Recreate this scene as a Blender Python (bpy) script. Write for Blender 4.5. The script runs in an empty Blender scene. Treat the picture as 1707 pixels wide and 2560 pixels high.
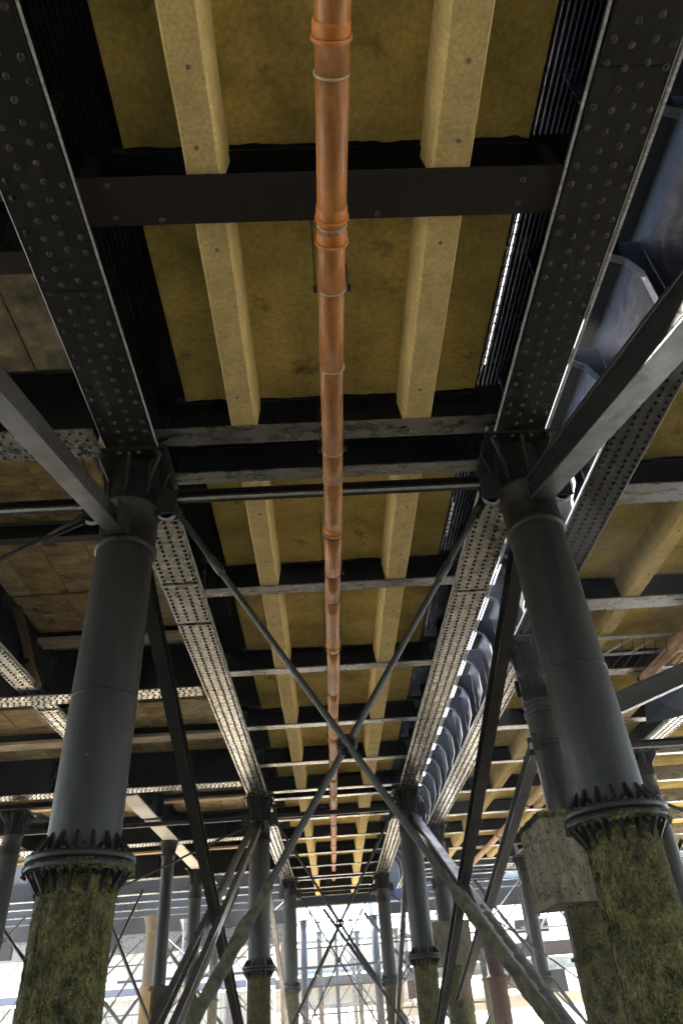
import bpy, bmesh, math, random
from mathutils import Vector, Matrix, noise
random.seed(7)
S = bpy.context.scene
C = S.collection

# ------------------------------------------------------------------ camera, sky, sun, exposure
cam = bpy.data.objects.new('camera', bpy.data.cameras.new('camera'))
C.objects.link(cam)
R = Matrix(((0.99796591, 0.04856013, -0.04130321),
            (-0.00468476, -0.59028023, -0.8071848),
            (-0.06357747, 0.80573641, -0.58885206)))
cam.matrix_world = R.to_4x4()
cam.data.sensor_fit = 'VERTICAL'
cam.data.sensor_height = 24.0
cam.data.lens = 1723.0 / 2560.0 * 24.0
cam.data.clip_start = 0.05
cam.data.clip_end = 3000
S.camera = cam

SUN_EL, SUN_AZ = math.radians(55), math.radians(-14)      # azimuth from +y, towards -x
sun_dir = Vector((math.sin(SUN_AZ) * math.cos(SUN_EL), math.cos(SUN_AZ) * math.cos(SUN_EL), math.sin(SUN_EL)))
W = bpy.data.worlds.new('World'); S.world = W; W.use_nodes = True
nt = W.node_tree
sky = nt.nodes.new('ShaderNodeTexSky'); sky.sky_type = 'NISHITA'; sky.sun_disc = False
sky.sun_elevation = SUN_EL; sky.sun_rotation = SUN_AZ; sky.air_density = 1.0; sky.dust_density = 2.0
nt.links.new(sky.outputs[0], nt.nodes['Background'].inputs[0])
nt.nodes['Background'].inputs[1].default_value = 0.15
sd = bpy.data.lights.new('sun', 'SUN'); sd.energy = 4.5; sd.angle = math.radians(0.5); sd.color = (1, 0.94, 0.85)
so = bpy.data.objects.new('sun', sd); C.objects.link(so)
so.rotation_euler = sun_dir.to_track_quat('Z', 'Y').to_euler()
S.view_settings.view_transform = 'Standard'; S.view_settings.look = 'None'
S.view_settings.gamma = 1.0; S.view_settings.use_curve_mapping = False
S.view_settings.exposure = 3.55
S.cycles.max_bounces = 10; S.cycles.diffuse_bounces = 6; S.cycles.glossy_bounces = 4
S.cycles.use_denoising = True
S.cycles.sample_clamp_indirect = 8.0

# ------------------------------------------------------------------ materials
def mat(name, col, rough=0.6, metal=0.0, var=0.35, scale=6.0, bump=0.0, bscale=40.0, stretch=(1, 1, 1),
        spot=None, spotcol=(0.1, 0.04, 0.015), spotscale=3.0, rvar=0.12, spec=0.5, fine=None):
    """procedural paint / concrete / timber: base colour with cloudy variation, stains, relief"""
    m = bpy.data.materials.new(name); m.use_nodes = True
    n, l = m.node_tree.nodes, m.node_tree.links
    b = n['Principled BSDF']
    tc = n.new('ShaderNodeTexCoord'); oi = n.new('ShaderNodeObjectInfo')
    mul = n.new('ShaderNodeVectorMath'); mul.operation = 'MULTIPLY_ADD'
    mul.inputs[1].default_value = stretch
    sc = n.new('ShaderNodeVectorMath'); sc.operation = 'SCALE'
    cb = n.new('ShaderNodeCombineXYZ')
    l.new(oi.outputs['Random'], cb.inputs[0]); l.new(oi.outputs['Random'], cb.inputs[1]); l.new(oi.outputs['Random'], cb.inputs[2])
    l.new(cb.outputs[0], sc.inputs[0]); sc.inputs['Scale'].default_value = 37.0
    l.new(tc.outputs['Object'], mul.inputs[0]); l.new(sc.outputs[0], mul.inputs[2])
    def nz(s, d=5, r=0.6):
        t = n.new('ShaderNodeTexNoise'); t.inputs['Scale'].default_value = s; t.inputs['Detail'].default_value = d
        t.inputs['Roughness'].default_value = r; l.new(mul.outputs[0], t.inputs['Vector']); return t
    a = nz(scale)
    mr = n.new('ShaderNodeMapRange'); mr.inputs[1].default_value = 0.3; mr.inputs[2].default_value = 0.7
    mr.inputs[3].default_value = 1 - var; mr.inputs[4].default_value = 1 + var * 0.6
    l.new(a.outputs[0], mr.inputs[0])
    mx = n.new('ShaderNodeVectorMath'); mx.operation = 'SCALE'; mx.inputs[0].default_value = col[:3]
    l.new(mr.outputs[0], mx.inputs['Scale'])
    out = mx.outputs[0]
    if fine:
        f = nz(bscale * 0.7, 3, 0.7)
        fr = n.new('ShaderNodeMapRange'); fr.inputs[1].default_value = 0.35; fr.inputs[2].default_value = 0.65
        fr.inputs[3].default_value = 1 - fine; fr.inputs[4].default_value = 1 + fine * .5; l.new(f.outputs[0], fr.inputs[0])
        fx = n.new('ShaderNodeVectorMath'); fx.operation = 'SCALE'; l.new(out, fx.inputs[0]); l.new(fr.outputs[0], fx.inputs['Scale'])
        out = fx.outputs[0]
    if spot is not None:
        s2 = nz(spotscale, 8, 0.68)
        r2 = n.new('ShaderNodeMapRange'); r2.inputs[1].default_value = spot; r2.inputs[2].default_value = spot + 0.09
        l.new(s2.outputs[0], r2.inputs[0])
        mm = n.new('ShaderNodeMix'); mm.data_type = 'RGBA'
        l.new(r2.outputs[0], mm.inputs[0]); l.new(out, mm.inputs[6]); mm.inputs[7].default_value = (*spotcol, 1)
        out = mm.outputs[2]
    l.new(out, b.inputs['Base Color'])
    rr = nz(scale * 2.3)
    rm = n.new('ShaderNodeMapRange'); rm.inputs[3].default_value = max(rough - rvar, .05); rm.inputs[4].default_value = min(rough + rvar, 1)
    rm.inputs[1].default_value = .3; rm.inputs[2].default_value = .7
    l.new(rr.outputs[0], rm.inputs[0]); l.new(rm.outputs[0], b.inputs['Roughness'])
    b.inputs['Metallic'].default_value = metal; b.inputs['Specular IOR Level'].default_value = spec
    if bump:
        bp = n.new('ShaderNodeBump'); bp.inputs['Strength'].default_value = min(bump, 1); bp.inputs['Distance'].default_value = 0.012
        h = nz(bscale, 6, 0.65); l.new(h.outputs[0], bp.inputs['Height']); l.new(bp.outputs[0], b.inputs['Normal'])
    return m

STEEL = mat('dark_steel_paint', (0.010, 0.0105, 0.010), 0.45, spec=.35, var=.4, scale=3, bump=.35, bscale=30, spot=.64, spotcol=(.07, .035, .015), spotscale=5)
FLANGE = mat('flange_paint_lit', (0.40, 0.39, 0.355), 0.27, metal=.92, var=.22, scale=3, bump=.12, bscale=14, spot=.70, spotcol=(.10, .07, .04), spotscale=6, spec=.8)  # bright metallic copy of the flange paint, carries the grazing shine of far plates
EDGE = mat('worn_lit_edge_paint', (0.30, 0.33, 0.35), 0.4, var=.5, scale=14, bump=.4, bscale=60, stretch=(1, 3, 1), spot=.62, spotcol=(.08, .05, .03), spotscale=9)  # pale colour stands for daylight caught along the edges
FLANGEN = mat('flange_paint_unlit', (0.011, 0.0105, 0.009), 0.5, spec=.28, var=.45, scale=4, bump=.3, bscale=30, spot=.64, spotcol=(.05, .03, .012), spotscale=6)  # dark copy of the same flange paint, for plates without that shine
RIVETN = mat('rivet_paint_overhead', (0.035, 0.034, 0.029), 0.6, spec=.22, var=.7, scale=9, spot=.62, spotcol=(.11, .05, .015), spotscale=9)  # lighter rivet copy, set on the dark overhead plates
RIVET = mat('rivet_paint', (0.007, 0.007, 0.006), 0.75, spec=.08, var=.5, scale=7, spot=.6, spotcol=(.16, .07, .02), spotscale=7)  # blackened rivet copy, set on the bright plates
BLACK = mat('black_bitumen_steel', (0.0028, 0.0028, 0.0034), 0.6, spec=.18, var=.5, scale=3, bump=.3)
BROWN = mat('brown_black_beam', (0.011, 0.0065, 0.005), 0.6, spec=.3, var=.4, scale=3, bump=.3, spot=.7, spotcol=(.10, .06, .03), spotscale=5)
BEAM = mat('grey_beam_paint', (0.30, 0.30, 0.285), 0.30, metal=.92, var=.2, scale=4, bump=.12, bscale=25, stretch=(.4, 1, 1), spot=.76, spotcol=(.06, .035, .02), spec=.8)
CONC = mat('yellow_concrete', (0.58, 0.47, 0.21), 0.85, var=.2, scale=4, bump=.35, bscale=45, spot=.70, spotcol=(.09, .065, .03), spotscale=6, fine=.22, spec=.2)
SOFFIT = mat('stained_concrete', (0.56, 0.44, 0.13), 0.9, var=.5, scale=1.2, bump=.4, bscale=30, spot=.60, spotcol=(.20, .15, .05), spotscale=1.5, fine=.22, spec=.2)
GREYC = mat('grey_concrete_edge', (0.42, 0.41, 0.36), 0.85, var=.3, scale=6, bump=.4)
WOODP = mat('weathered_brown_board', (0.46, 0.31, 0.13), 0.8, var=.55, scale=1.8, bump=.7, bscale=18, stretch=(1, 2.5, 1), spot=.58, spotcol=(.05, .035, .02), spotscale=1.6, fine=.3)
PALEP = mat('pale_limed_board', (0.60, 0.48, 0.27), 0.8, var=.5, scale=2.4, bump=.6, bscale=18, stretch=(1, 2.5, 1), spot=.64, spotcol=(.24, .16, .07), spotscale=2.5, fine=.3)
LIMEP = mat('lime_crusted_board', (0.72, 0.60, 0.38), 0.8, var=.6, scale=2.0, bump=.9, bscale=9, spot=.60, spotcol=(.30, .19, .07), spotscale=1.4, fine=.3)
TIMBER = mat('bleached_timber', (0.50, 0.42, 0.30), 0.6, var=.5, scale=4, bump=.6, bscale=20, stretch=(.3, 2, 1), spot=.66, spotcol=(.08, .05, .03))
PIPE = mat('orange_plastic', (0.43, 0.17, 0.036), 0.46, var=.5, scale=3, bump=.08, bscale=50, stretch=(1, .35, 1), spot=.64, fine=.25, spotcol=(.22, .07, .02), spotscale=5, spec=.6)
PIPEC = mat('orange_collar', (0.50, 0.18, 0.035), 0.5, var=.2, scale=9)
DUSTP = mat('dusty_pink_plastic', (0.42, 0.28, 0.17), 0.55, var=.4, scale=4)
CLIP = mat('rubber_seal_grey', (0.42, 0.36, 0.25), 0.6, var=.3)
COLP = mat('column_paint', (0.0155, 0.0160, 0.0165), 0.46, spec=.3, var=.6, scale=3, bump=.35, bscale=30, spot=.63, spotcol=(.030, .023, .017), spotscale=4, stretch=(1, 1, .22), fine=.2)
CAPP = mat('capital_paint', (0.007, 0.007, 0.0062), 0.5, spec=.3, var=.4, scale=5, bump=.5, bscale=30, spot=.64, spotcol=(.09, .07, .02), spotscale=6)
MOSS = mat('seaweed_crust', (0.085, 0.075, 0.026), 0.9, var=.8, scale=9, bump=1, bscale=60, stretch=(1, 1, .7), spot=.60, spotcol=(.17, .16, .11), spotscale=45, fine=.8, spec=.2)
WEED = mat('green_brown_weed', (0.12, 0.108, 0.036), 0.8, var=1.0, scale=12, spot=.62, spotcol=(.27, .25, .18), spotscale=40, spec=.2)
JACK = mat('concrete_jacket', (0.15, 0.125, 0.09), 0.85, var=.6, scale=4, bump=.6, bscale=16, stretch=(1.6, 1.6, .45), spot=.54, spotcol=(.03, .042, .018), spotscale=3.5, fine=.3)
BRACE = mat('brace_paint', (0.040, 0.042, 0.045), 0.4, var=.3, scale=2.5, bump=.2, spot=.76, spotcol=(.12, .08, .05))
SLOTP = mat('slot_girder_paint', (0.008, 0.0095, 0.013), 0.7, spec=.16, var=.5, scale=3, bump=.3, spot=.66, spotcol=(.08, .04, .02), spotscale=5)
DAYLINE = mat('daylight_line_metal', (0.55, 0.57, 0.60), 0.35, metal=.6, var=.5, scale=9, stretch=(1, 4, 1), spot=.66, spotcol=(.08, .05, .03), spotscale=12)  # pale metal for the strips that stand in for a line of daylight
ROD = mat('rod_steel', (0.016, 0.016, 0.013), 0.45, var=.5, scale=8, bump=.5, spot=.62, spotcol=(.11, .06, .03), spotscale=9)
CRUST = mat('barnacle_crust', (0.07, 0.062, 0.04), 0.9, var=.7, scale=16, bump=1, bscale=40, spot=.6, spotcol=(.07, .07, .03), spotscale=12)
RUSTC = mat('rusty_cream_paint', (0.14, 0.10, 0.035), 0.6, var=.4, scale=4, bump=.4, spot=.56, spotcol=(.16, .06, .02), spotscale=4)
BLUEP = mat('blue_grey_paint', (0.02, 0.035, 0.08), 0.5, var=.3, scale=3)
REDW = mat('red_brown_timber', (0.055, 0.024, 0.015), 0.8, var=.5, scale=4, bump=.5)
SHEET = mat('cream_corrugated_sheet', (0.42, 0.38, 0.28), 0.5, var=.2, scale=2, spot=.72, spotcol=(.3, .2, .1))
WHITE = mat('white_trim', (0.75, 0.75, 0.72), 0.5, var=.1)
SAND = mat('wet_sand', (0.33, 0.265, 0.165), 0.22, var=.25, scale=.4, bump=.25, bscale=5, rvar=.1)
TARM = mat('deck_boards_top', (0.16, 0.15, 0.14), 0.9, var=.2, scale=2)
GLASSB = mat('bright_blue_panel', (0.05, 0.22, 0.5), 0.4, var=.1)
REDP = mat('red_paint', (0.6, 0.06, 0.03), 0.4, var=.1)

# ------------------------------------------------------------------ mesh builder
class MB:
    def __init__(s): s.v = []; s.f = []; s.sm = []
    def add(s, v, f, smooth=False):
        k = len(s.v); s.v += [tuple(p) for p in v]; s.f += [tuple(i + k for i in q) for q in f]; s.sm += [smooth] * len(f); return s
    def box(s, x0, x1, y0, y1, z0, z1):
        v = [(x, y, z) for z in (z0, z1) for y in (y0, y1) for x in (x0, x1)]
        return s.add(v, [(0, 2, 3, 1), (4, 5, 7, 6), (0, 1, 5, 4), (2, 6, 7, 3), (0, 4, 6, 2), (1, 3, 7, 5)])
    def prism(s, poly, axis, a, b, smooth=False):
        """poly: 2D outline in the two other axes, extruded along axis from a to b"""
        def P(p, t):
            return {'x': (t, p[0], p[1]), 'y': (p[0], t, p[1]), 'z': (p[0], p[1], t)}[axis]
        n = len(poly); v = [P(p, a) for p in poly] + [P(p, b) for p in poly]
        f = [tuple(range(n)), tuple(range(2 * n - 1, n - 1, -1))] + [(i, i + n, (i + 1) % n + n, (i + 1) % n) for i in range(n)]
        return s.add(v, f)
    def lathe(s, cx, cy, prof, n=32, cap=True):
        """prof: list of (r, z)"""
        v = []; f = []
        for r, z in prof:
            for i in range(n):
                a = 2 * math.pi * i / n; v.append((cx + r * math.cos(a), cy + r * math.sin(a), z))
        for k in range(len(prof) - 1):
            for i in range(n):
                j = (i + 1) % n; f.append((k * n + i, k * n + j, (k + 1) * n + j, (k + 1) * n + i))
        s.add(v, f, True)
        if cap:
            m = len(s.v) - len(v)
            s.f.append(tuple(m + i for i in range(n))[::-1]); s.sm.append(False)
            s.f.append(tuple(m + (len(prof) - 1) * n + i for i in range(n))); s.sm.append(False)
        return s
    def tube(s, pts, r, n=12, rough=0.0, cap=True):
        pts = [Vector(p) for p in pts]; v = []; f = []
        for k, p in enumerate(pts):
            d = (pts[min(k + 1, len(pts) - 1)] - pts[max(k - 1, 0)]).normalized()
            u = d.cross(Vector((0, 0, 1)));
            if u.length < 1e-3: u = d.cross(Vector((0, 1, 0)))
            u.normalize(); w = d.cross(u)
            rk = r[k] if isinstance(r, (list, tuple)) else r
            for i in range(n):
                a = 2 * math.pi * i / n
                q = p + (u * math.cos(a) + w * math.sin(a)) * rk
                if rough: q += (q - p) * rough * noise.noise(q * 9) * 2
                v.append(q)
        for k in range(len(pts) - 1):
            for i in range(n):
                j = (i + 1) % n; f.append((k * n + i, k * n + j, (k + 1) * n + j, (k + 1) * n + i))
        s.add(v, f, True)
        if cap:
            m = len(s.v) - len(v)
            s.f.append(tuple(m + i for i in range(n))[::-1]); s.sm.append(False)
            s.f.append(tuple(m + (len(pts) - 1) * n + i for i in range(n))); s.sm.append(False)
        return s
    def bar(s, a, b, prof, up=(0, 0, 1)):
        """2D outline prof (side, up) swept from a to b"""
        a = Vector(a); b = Vector(b); d = (b - a).normalized(); u = d.cross(Vector(up)).normalized(); w = u.cross(d)
        n = len(prof); v = [a + u * p[0] + w * p[1] for p in prof] + [b + u * p[0] + w * p[1] for p in prof]
        return s.add(v, [tuple(range(n)), tuple(range(2 * n - 1, n - 1, -1))] + [(i, i + n, (i + 1) % n + n, (i + 1) % n) for i in range(n)])
    def build(s, name, m, parent=None):
        me = bpy.data.meshes.new(name)
        q = parent
        while q is not None and '_loc' not in q.keys(): q = q.parent
        off = Vector(q['_loc']) if q is not None else Vector((0, 0, 0))
        me.from_pydata([(p[0] - off.x, p[1] - off.y, p[2] - off.z) for p in s.v], [], s.f)
        me.polygons.foreach_set('use_smooth', s.sm)
        bm = bmesh.new(); bm.from_mesh(me); bmesh.ops.recalc_face_normals(bm, faces=bm.faces); bm.to_mesh(me); bm.free()
        me.materials.append(m)
        o = bpy.data.objects.new(name, me); C.objects.link(o)
        if parent is not None: o.parent = parent
        return o

def tag(o, label, cat, group=None):
    o['label'] = label; o['category'] = cat; o['kind'] = 'thing'
    if group: o['group'] = group
    return o
def thing(name, label, cat, loc=(0, 0, 0), group=None):
    o = bpy.data.objects.new(name, None); C.objects.link(o); o.location = loc; o['_loc'] = loc
    return tag(o, label, cat, group)
def bx(name, m, parent, *a): return MB().box(*a).build(name, m, parent)
ORD = ['first', 'second', 'third', 'fourth', 'fifth', 'sixth', 'seventh', 'eighth', 'ninth', 'tenth', 'eleventh', 'twelfth',
       'thirteenth', 'fourteenth', 'fifteenth', 'sixteenth', 'seventeenth', 'eighteenth', 'nineteenth', 'twentieth']

def dome(r=1.0, h=0.6, n=8):
    v = []; f = []
    for k, (rr, zz) in enumerate(((1, 0), (.82, -.55), (.42, -.92))):
        for i in range(n):
            a = 2 * math.pi * i / n; v.append((rr * r * math.cos(a), rr * r * math.sin(a), zz * h))
    v.append((0, 0, -h))
    for k in range(2):
        for i in range(n):
            j = (i + 1) % n; f.append((k * n + i, (k + 1) * n + i, (k + 1) * n + j, k * n + j))
    for i in range(n): f.append((2 * n + i, 3 * n, 2 * n + (i + 1) % n))
    return v, f
rivet_mesh = bpy.data.meshes.new('rivet'); _v, _f = dome(.026, .018); rivet_mesh.from_pydata(_v, [], _f)
rivet_mesh.polygons.foreach_set('use_smooth', [True] * len(_f)); rivet_mesh.materials.append(RIVETN)
def rivet(parent, x, y, z, mesh=None):
    o = bpy.data.objects.new('rivet', mesh or rivet_mesh); C.objects.link(o); o.parent = parent
    L = parent['_loc']; o.location = (x - L[0], y - L[1], z - L[2]); return o
def rivet_field(pts, parent, m=FLANGE, r=.024, h=.016, n=6):
    """rivets too small or too many to pick apart: one part"""
    b = MB(); v, f = dome(r, h, n)
    for x, y, z in pts: b.add([(x + p[0], y + p[1], z + p[2]) for p in v], f, True)
    o = b.build('rivets', m, parent); o['kind'] = 'stuff'; return o

# ------------------------------------------------------------------ ground
GZ = -1.7
b = MB(); n = 60
ext = [-900, -300, -120] + [-60 + i * 6 for i in range(21)] + [120, 300, 900]
exy = [-300, -100] + [-40 + i * 6 for i in range(25)] + [160, 300, 1200]
vs = []; fs = []
for j, y in enumerate(exy):
    for i, x in enumerate(ext):
        vs.append((x, y, GZ + .12 * noise.noise(Vector((x * .1, y * .1, 0))) * (abs(x) < 100)))
for j in range(len(exy) - 1):
    for i in range(len(ext) - 1):
        k = j * len(ext) + i; fs.append((k, k + 1, k + 1 + len(ext), k + len(ext)))
g = b.add(vs, fs, True).build('ground', SAND); g['kind'] = 'structure'

# ------------------------------------------------------------------ plate girders along the pier
YS = [-8.5, 5.9, 20.3, 34.6, 42.0]
def girder(label, x0, x1, ya, yb, ztop, covers, near=False, dark=False, inner=1, stiff_side=None, cover_x=None, group='riveted girders running away from the camera', rows=4, stiffs=True, web_m=STEEL, rv=True):
    cx = (x0 + x1) / 2
    t = thing('plate_girder', label, 'girder', (cx, ya, 5.0), group)
    ya += .004; yb -= .004
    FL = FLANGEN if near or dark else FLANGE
    bx('bottom_flange', FL, t, x0 + .012, x1 - .012, ya, yb, 5.035, 5.06)
    for s_, xe in ((0, x0), (1, x1)):      # worn plate edges, slightly chamfered, their lit line put into the pale paint
        xi = xe + (.012 if s_ == 0 else -.012)
        MB().prism([(xi, 5.062), (xe, 5.062), (xe, 5.04), (xi, 5.031)], 'y', ya + .002, yb - .002).build('flange_edge', EDGE, t)
    if x0 in (2.02, 3.32):  # broken pale strips added as the line of daylight along these edges
        xe = x1 if x0 == 2.02 else x0 - .022; y = ya + .3 + (1.4 if near else 0)
        while y < yb - .4:
            L = random.uniform(.9, 1.6); e = min(y + L, yb - .3)
            MB().prism([(xe, 5.0), (xe + .022, 5.0), (xe + .022, 5.028), (xe, 5.028)], 'y', y, e).build('daylight_line', DAYLINE, t); y = e + random.choice((.01, .06))
    cxa, cxb = cover_x or (x0 + .03, x1 - .03)
    lvl = {}
    for k, (a, bb, zz) in enumerate(covers):
        a = max(a, ya); bb = min(bb, yb)
        if bb > a: bx('cover_plate', FL, t, cxa, cxb, a, bb, zz, 5.034 if zz > 5.01 else 5.0335)
    bx('web', web_m, t, cx - .01, cx + .01, ya, yb, 5.062, ztop - .03)
    for q in (-1, 1):                       # flange angles
        xa = cx + q * .012
        MB().prism([(xa, 5.063), (xa + q * .11, 5.063), (xa + q * .11, 5.077), (xa + q * .014, 5.077), (xa + q * .014, 5.18), (xa, 5.18)], 'y', ya, yb).build('flange_angle', web_m, t)
    bx('top_flange', web_m, t, (3.39 if ya < 10 else 3.46) if x0 == 3.32 else x0, x1, ya, yb, ztop - .028, ztop)
    y = ya + .75
    if stiffs:
        while y < yb:
            for q in (-1, 1):
                if q == stiff_side: continue
                xa = cx + q * .03; xb_ = cx + q * .24
                bx('stiffener', web_m, t, min(xa, xb_), max(xa, xb_), y - .008, y + .008, 5.19, ztop - .04)
            y += 1.43
    if not rv: return t
    xs = [x0 + (x1 - x0) * f for f in ((.13, .37, .63, .87) if rows == 4 else (.16, .5, .84))]
    single = []; mass = []
    y = ya + .08; k = 0; stp = .138 if near else .105
    while y < yb - .05:
        for i, x in enumerate(xs):
            if near and i in (0, 3) and (k % 9) in (1, 4, 7): continue      # staggered: fewer in outer rows
            z = 5.034
            if cover_x and not (cover_x[0] < x < cover_x[1]): z = 5.034
            else:
                for a, bb, zz in covers:
                    if a <= y <= bb: z = min(z, zz)
            yy = y + ((.03 if i % 2 else 0) if near else 0) + random.uniform(-.004, .004)
            (single if (near and 1.0 < yy < 7.0) else mass).append((x + random.uniform(-.004, .004), yy, z))
        y += stp; k += 1
    for p in single[:300]: rivet(t, *p)
    if mass: rivet_field(mass, t, RIVETN if near else RIVET, .026)
    return t

ORDR = ['overhead', 'beyond the first pair of columns', 'beyond the second pair of columns', 'at the far end']
GL = (-2.18, -1.62); GR = (2.02, 2.58)
for i in range(4):
    ya, yb = YS[i], YS[i + 1]
    if i == 0:
        covL = [(ya, 3.55, 5.0), (3.565, 5.5, 5.008), (2.0, 2.0, 5)]; covR = [(ya, 1.95, 5.0), (1.96, 5.6, 5.012)]
    else:
        covL = [(ya + .5, ya + 2.45, 5.014), (ya + 2.5, ya + 3.65, 5.0), (ya + 3.7, ya + 6.3, 4.985), (ya + 6.35, ya + 9.5, 5.0), (ya + 9.55, yb - .45, 5.014)]
        covR = [(ya + .5, ya + 3.1, 5.012), (ya + 3.13, ya + 8.6, 4.994), (ya + 8.65, yb - .45, 5.012)]
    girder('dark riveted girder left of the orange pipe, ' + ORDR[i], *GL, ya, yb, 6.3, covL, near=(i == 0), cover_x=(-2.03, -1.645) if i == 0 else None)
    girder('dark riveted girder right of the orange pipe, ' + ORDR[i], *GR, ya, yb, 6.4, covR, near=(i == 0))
# second girder on the right, across an open slot, columns offset
YG2 = [-3.4, 10.95, 25.3, 39.6]
g2 = []
for i in range(3):
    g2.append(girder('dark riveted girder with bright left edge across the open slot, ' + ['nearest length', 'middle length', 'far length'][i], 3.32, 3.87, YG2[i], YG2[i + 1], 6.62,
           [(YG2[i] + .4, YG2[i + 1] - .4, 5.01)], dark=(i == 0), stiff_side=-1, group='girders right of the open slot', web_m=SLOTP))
for i, (a, bb) in enumerate(((-60, -3), (-2.98, 2.0), (2.02, 5.2))):  # plates added to keep skylight and sun off the near girder web
    o = bx('cover_plate', STEEL, None, 2.60, 3.35, a, bb, 6.425, 6.44); tag(o, 'added steel shading plate over the slot, %s from behind the camera' % ORD[i], 'cover plate', 'added shading plates over the slot')
for i in range(12):  # spaced plates added to darken the web further along the slot
    a = 5.6 + i * 2.87
    o = bx('cover_plate', STEEL, None, 2.60, 3.24, a, a + 2.0, 6.425, 6.44); tag(o, 'added steel shading plate partly closing the open slot, %s beyond the right column' % ORD[i], 'cover plate', 'added shading plates over the slot')
# curved knee brackets standing on its left face, bridging the slot
for i, t in enumerate(g2):
    y = YG2[i] + .42
    while y < YG2[i + 1] - .1:
        curve = [(3.34, 5.16), (3.45, 5.42), (3.45, 5.86), (3.34, 6.08), (3.12, 6.22), (2.9, 6.28), (2.62, 6.30)]
        kb = MB().prism([(3.578, 5.07), (3.335, 5.07)] + curve + [(2.62, 6.41), (3.578, 6.41)], 'y', y - .007, y + .007).build('knee_bracket', SLOTP, t)
        b = MB()
        for (p, q) in zip([(3.335, 5.07)] + curve[:-1], curve):
            d = Vector((q[0] - p[0], q[1] - p[1])).normalized(); nx, nz_ = -d.y * .012, d.x * .012
            b.prism([p, q, (q[0] + nx, q[1] + nz_), (p[0] + nx, p[1] + nz_)], 'y', y - .04, y + .04)
        b.build('bracket_edge', EDGE, kb)
        y += 1.435
for i in range(3):
    girder('dark riveted girder at the far right of the pier, ' + ['nearest length', 'middle length', 'far length'][i], 7.9, 8.42, -3.4 + 14.35 * i, -3.4 + 14.35 * (i + 1), 6.3, [(0, 60, 5.01)], group='girders at the far right')
for i, (a, bb) in enumerate(((-4, 12.0), (12.4, 18.2), (18.6, 24.7), (25.1, 31.2), (31.6, 42))):
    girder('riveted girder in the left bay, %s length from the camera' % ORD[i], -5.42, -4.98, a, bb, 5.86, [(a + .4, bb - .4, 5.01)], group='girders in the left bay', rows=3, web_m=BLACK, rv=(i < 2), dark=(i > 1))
girder('riveted girder at the far left edge of the pier', -10.4, -9.9, 4, 42, 6.2, [(4, 42, 5.01)], group='girders in the left bay', rows=4)

# ------------------------------------------------------------------ cross beams, centre bay
CB = [(-.35, -.05), (2.64, 3.02), (5.32, 5.58), (6.05, 6.24), (8.66, 8.88), (11.58, 11.80), (14.5, 14.72), (17.2, 17.44), (19.72, 19.94), (20.5, 20.72),
      (23.1, 23.32), (26.0, 26.22), (28.85, 29.07), (31.6, 31.82), (34.15, 34.37), (34.95, 35.17), (37.5, 37.72), (40.3, 40.6)]
def crossbeam(label, x0, x1, a, bb, zb, zt, m, group, wm=BLACK, name='cross_beam'):
    t = thing(name, label, 'beam', ((x0 + x1) / 2, a, zb), group); yc = (a + bb) / 2
    bx('bottom_flange', m, t, x0, x1, a, bb, zb, zb + .02)
    bx('web', wm, t, x0, x1, yc - .008, yc + .008, zb + .022, zt - .022)
    bx('top_flange', wm, t, x0, x1, a, bb, zt - .02, zt)
    for x in (x0 + .02, x1 - .12):
        bx('end_plate', wm, t, x, x + .10, a + .01, yc - .012, zb + .024, zt - .024)
    return t
for i, (a, bb) in enumerate(CB):
    crossbeam('%s cross beam from the camera under the middle concrete, %s' % (ORD[i], 'wide and brown' if i < 2 else 'narrow and grey'),
              -1.61, 2.01, a, bb, 5.052, 5.418, BROWN if i < 2 else BEAM, 'cross beams between the two middle girders')
t = [o for o in S.objects if o.name.startswith('cross_beam') and o.get('label', '').startswith('second cross beam from the camera under')][0]
for bxp, byp in ((1.72, 2.74), (1.72, 2.93), (-1.4, 2.70), (-1.4, 2.95), (.62, 2.98), (-1.05, 2.98)):
    rivet(t, bxp, byp, 5.051)
# ------------------------------------------------------------------ ribbed concrete deck, centre bay
def rib(xa, xb, inner, ya, yb, zb, zt, parent):
    l = xa - (.03 if inner > 0 else .05); r = xb + (.05 if inner > 0 else .03)
    p = [(l, zt), (xa - .006, zb + .03), (xa + .012, zb), (xb - .012, zb), (xb + .006, zb + .03), (r, zt)]
    # small wander along the length so the edges are not ruled lines
    n = max(2, int((yb - ya) / .22)); v = []; f = []
    for k in range(n + 1):
        y = ya + (yb - ya) * k / n
        for (x, z) in p:
            w = .006 * noise.noise(Vector((x * 3, y * 2.2, z * 5)))
            v.append((x + w, y, z + (w if z < zt else 0)))
    m = len(p)
    for k in range(n):
        for i in range(m - 1): f.append((k * m + i, k * m + i + 1, (k + 1) * m + i + 1, (k + 1) * m + i))
    f.append(tuple(range(m))); f.append(tuple(range(n * m, n * m + m)))
    return MB().add(v, f).build('rib', CONC, parent)
def soffit_panel(x0, x1, ya, yb, z, parent, m=SOFFIT, name='soffit'):
    return bx(name, m, parent, x0, x1, ya, yb, z, z + .16)
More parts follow.
